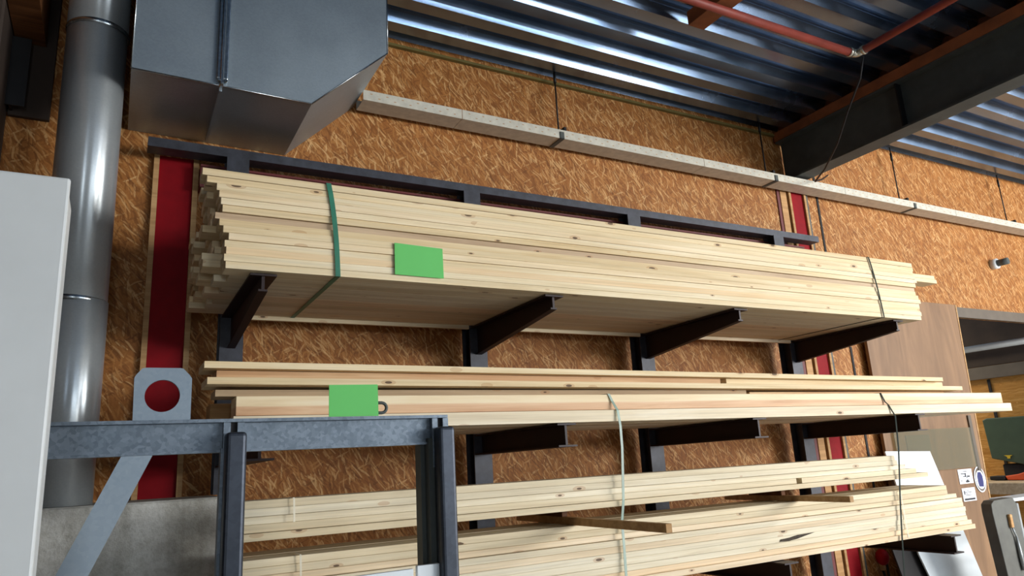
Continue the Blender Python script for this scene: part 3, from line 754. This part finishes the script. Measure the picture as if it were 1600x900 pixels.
sign(6.684, 6.884, 1.046, 1.160, 'white paper sign with small print, lower on the plywood door', [(.12, .2, .52, .8), (.22, .7, .66, .70), (.25, .62, .56, .59), (.2, .66, .44, .48), (.3, .5, .76, .8), (.08, .9, .08, .22)])
# oval sticker
def oval(cx, cz, rx, rz, y0, y1):
    bm = bmesh.new(); add_prism(bm, [(cx + rx * math.cos(2 * math.pi * k / 36), cz + rz * math.sin(2 * math.pi * k / 36)) for k in range(36)], 'Y', y0, y1); return bm
os_ = tag(obj('oval_sticker', oval(6.995, 1.222, 0.088, 0.115, -0.0775, -0.0745), 'paper'), 'oval blue and white sticker at the edge of the plywood door', 'sticker')
obj('dark_ring', oval(6.995, 1.222, 0.076, 0.103, -0.0783, -0.0770), 'label_brown', os_)
obj('white_disc', oval(6.995, 1.218, 0.070, 0.082, -0.0790, -0.0780), 'paper', os_)
obj('blue_field', (lambda b: (add_prism(b, [(6.958, 1.16), (7.028, 1.155), (7.036, 1.20), (7.035, 1.25), (7.015, 1.285), (6.97, 1.287), (6.952, 1.25), (6.95, 1.20)], 'Y', -0.0797, -0.0788), b)[1])(bmesh.new()), 'blue', os_)
# wall fitting upper right
wf = tag(obj('wall_fitting', (lambda b: (add_tube(b, [(8.15, -0.06, 3.38), (8.15, -0.002, 3.38)], 0.055, 16), b)[1])(bmesh.new()), 'white_edge'), 'small grey bolt with pale washer on the right chipboard wall', 'bolt')
obj('bolt_head', (lambda b: (add_tube(b, [(8.165, -0.16, 3.385), (8.155, -0.058, 3.382)], 0.036, 12), b)[1])(bmesh.new()), 'beam', wf)
# red knob with cable near the lower right arm
kn = empty('wall_switch', (5.43, -0.06, 0.705)); tag(kn, 'red knob on a short stick beside the right column, low', 'knob')
bm = bmesh.new(); bmesh.ops.create_uvsphere(bm, u_segments=18, v_segments=12, radius=0.052)
for v in bm.verts: v.co = Vector((5.43 + v.co.x, -0.08 + v.co.y, 0.715 + v.co.z * 1.2))
for f in bm.faces: f.smooth = True
obj('knob_head', bm, 'red', kn)
bm = bmesh.new(); add_tube(bm, [(5.43, -0.06, 0.70), (5.48, -0.03, 0.62)], 0.025, 10); obj('stick', bm, 'batten', kn)
bm = bmesh.new(); add_tube(bm, [(5.48, -0.025, 0.62), (5.53, -0.02, 0.50), (5.58, -0.02, 0.2)], 0.010, 8); obj('cable', bm, 'black', kn)

# green machine on a bench in the side room
gm = empty('green_machine', (9.3, 0.75, 1.13)); tag(gm, 'dark green machine cover on the bench beyond the doorway', 'machine')
bm = bmesh.new(); add_prism(bm, [(0.05, 1.28), (0.45, 1.22), (0.98, 1.34), (1.0, 1.79), (0.95, 1.81), (0.05, 1.80)], 'X', 9.2, 9.56, 0.01); obj('cover', bm, 'green', gm)
bm = bmesh.new(); add_box(bm, 9.25, 9.55, 0.2, 0.9, 1.12, 1.27, 0.01); obj('base', bm, 'hole', gm)
bm = bmesh.new(); add_prism(bm, [(0.83, 1.372), (0.74, 1.372), (0.77, 1.355), (0.77, 1.335), (0.80, 1.335), (0.80, 1.355)], 'X', 9.192, 9.2); obj('mark', bm, 'yellow', gm)
tag(obj('workbench', B(8.5, 9.58, 0.13 + 0.02, 2.5, 0.98, 1.10, 0.004), 'pine_shade'), 'pale wooden bench top beyond the doorway', 'bench')
bm = bmesh.new(); add_prism(bm, [(0.25, 1.105), (0.72, 1.105), (0.74, 1.15), (0.6, 1.17), (0.5, 1.20), (0.42, 1.17), (0.25, 1.175)], 'X', 8.95, 9.08, 0.01)
tl = tag(obj('power_tool', bm, 'orange'), 'orange power tool lying before the green machine', 'tool')
bm = bmesh.new(); add_box(bm, 8.93, 9.10, 0.74, 0.9, 1.105, 1.15, 0.008); obj('handle', bm, 'hole', tl)
bm = bmesh.new(); add_box(bm, 9.15, 9.28, 1.10, 1.26, 1.101, 1.30, 0.03, 3)
tag(obj('rag_bundle', bm, 'yellow'), 'yellowish rag left of the green machine', 'rag')

# grey machine stand at the lower right edge
gs = empty('grey_stand', (6.0, -0.72, 0.0)); tag(gs, 'grey metal machine stand with rounded top at the lower right edge', 'stand')
bm = bmesh.new(); add_prism(bm, [(5.86, 0.0), (6.12, 0.0), (6.12, 1.095), (6.08, 1.135), (5.83, 1.13), (5.785, 1.105), (5.78, 1.05)], 'Y', -0.80, -0.72, 0.006); obj('panel', bm, 'grey_machine', gs)
bm = bmesh.new(); add_box(bm, 6.12, 6.15, -0.80, -0.70, 0.0, 1.09, 0.004); obj('edge_profile', bm, 'grey_light', gs)
bm = bmesh.new(); add_box(bm, 6.15, 6.6, -0.79, -0.74, 0.82, 0.90); add_box(bm, 6.15, 6.6, -0.79, -0.74, 0.55, 0.6); obj('cross_rail', bm, 'grey_light', gs)
bm = bmesh.new(); add_prism(bm, [(5.95, 1.0), (6.3, 1.14), (6.9, 1.17), (6.9, 1.05), (6.2, 1.02)], 'Y', -0.66, -0.60) if False else add_box(bm, 6.13, 6.9, -0.78, -0.6, 1.10, 1.125, 0.004)
tag(obj('bench_plate', bm, 'sheet'), 'white plate lying on top of the grey stand', 'plate')
bm = bmesh.new(); add_box(bm, 5.955, 5.99, -0.822, -0.8005, 0.925, 1.02, 0.004)
br = tag(obj('scraper', bm, 'wood_handle'), 'wooden handled scraper hanging on the grey stand', 'tool')
bm = bmesh.new(); add_tube(bm, [(5.975, -0.812, 0.925), (5.985, -0.815, 0.89), (6.0, -0.815, 0.86), (6.06, -0.815, 0.62)], 0.006, 8); obj('shaft', bm, 'grey_light', br)
bm = bmesh.new(); add_tube(bm, [(6.0, -0.814, 0.86), (6.005, -0.815, 0.72), (6.01, -0.815, 0.62)], [0.008, 0.015, 0.012], 8); obj('blade', bm, 'grey_light', br)
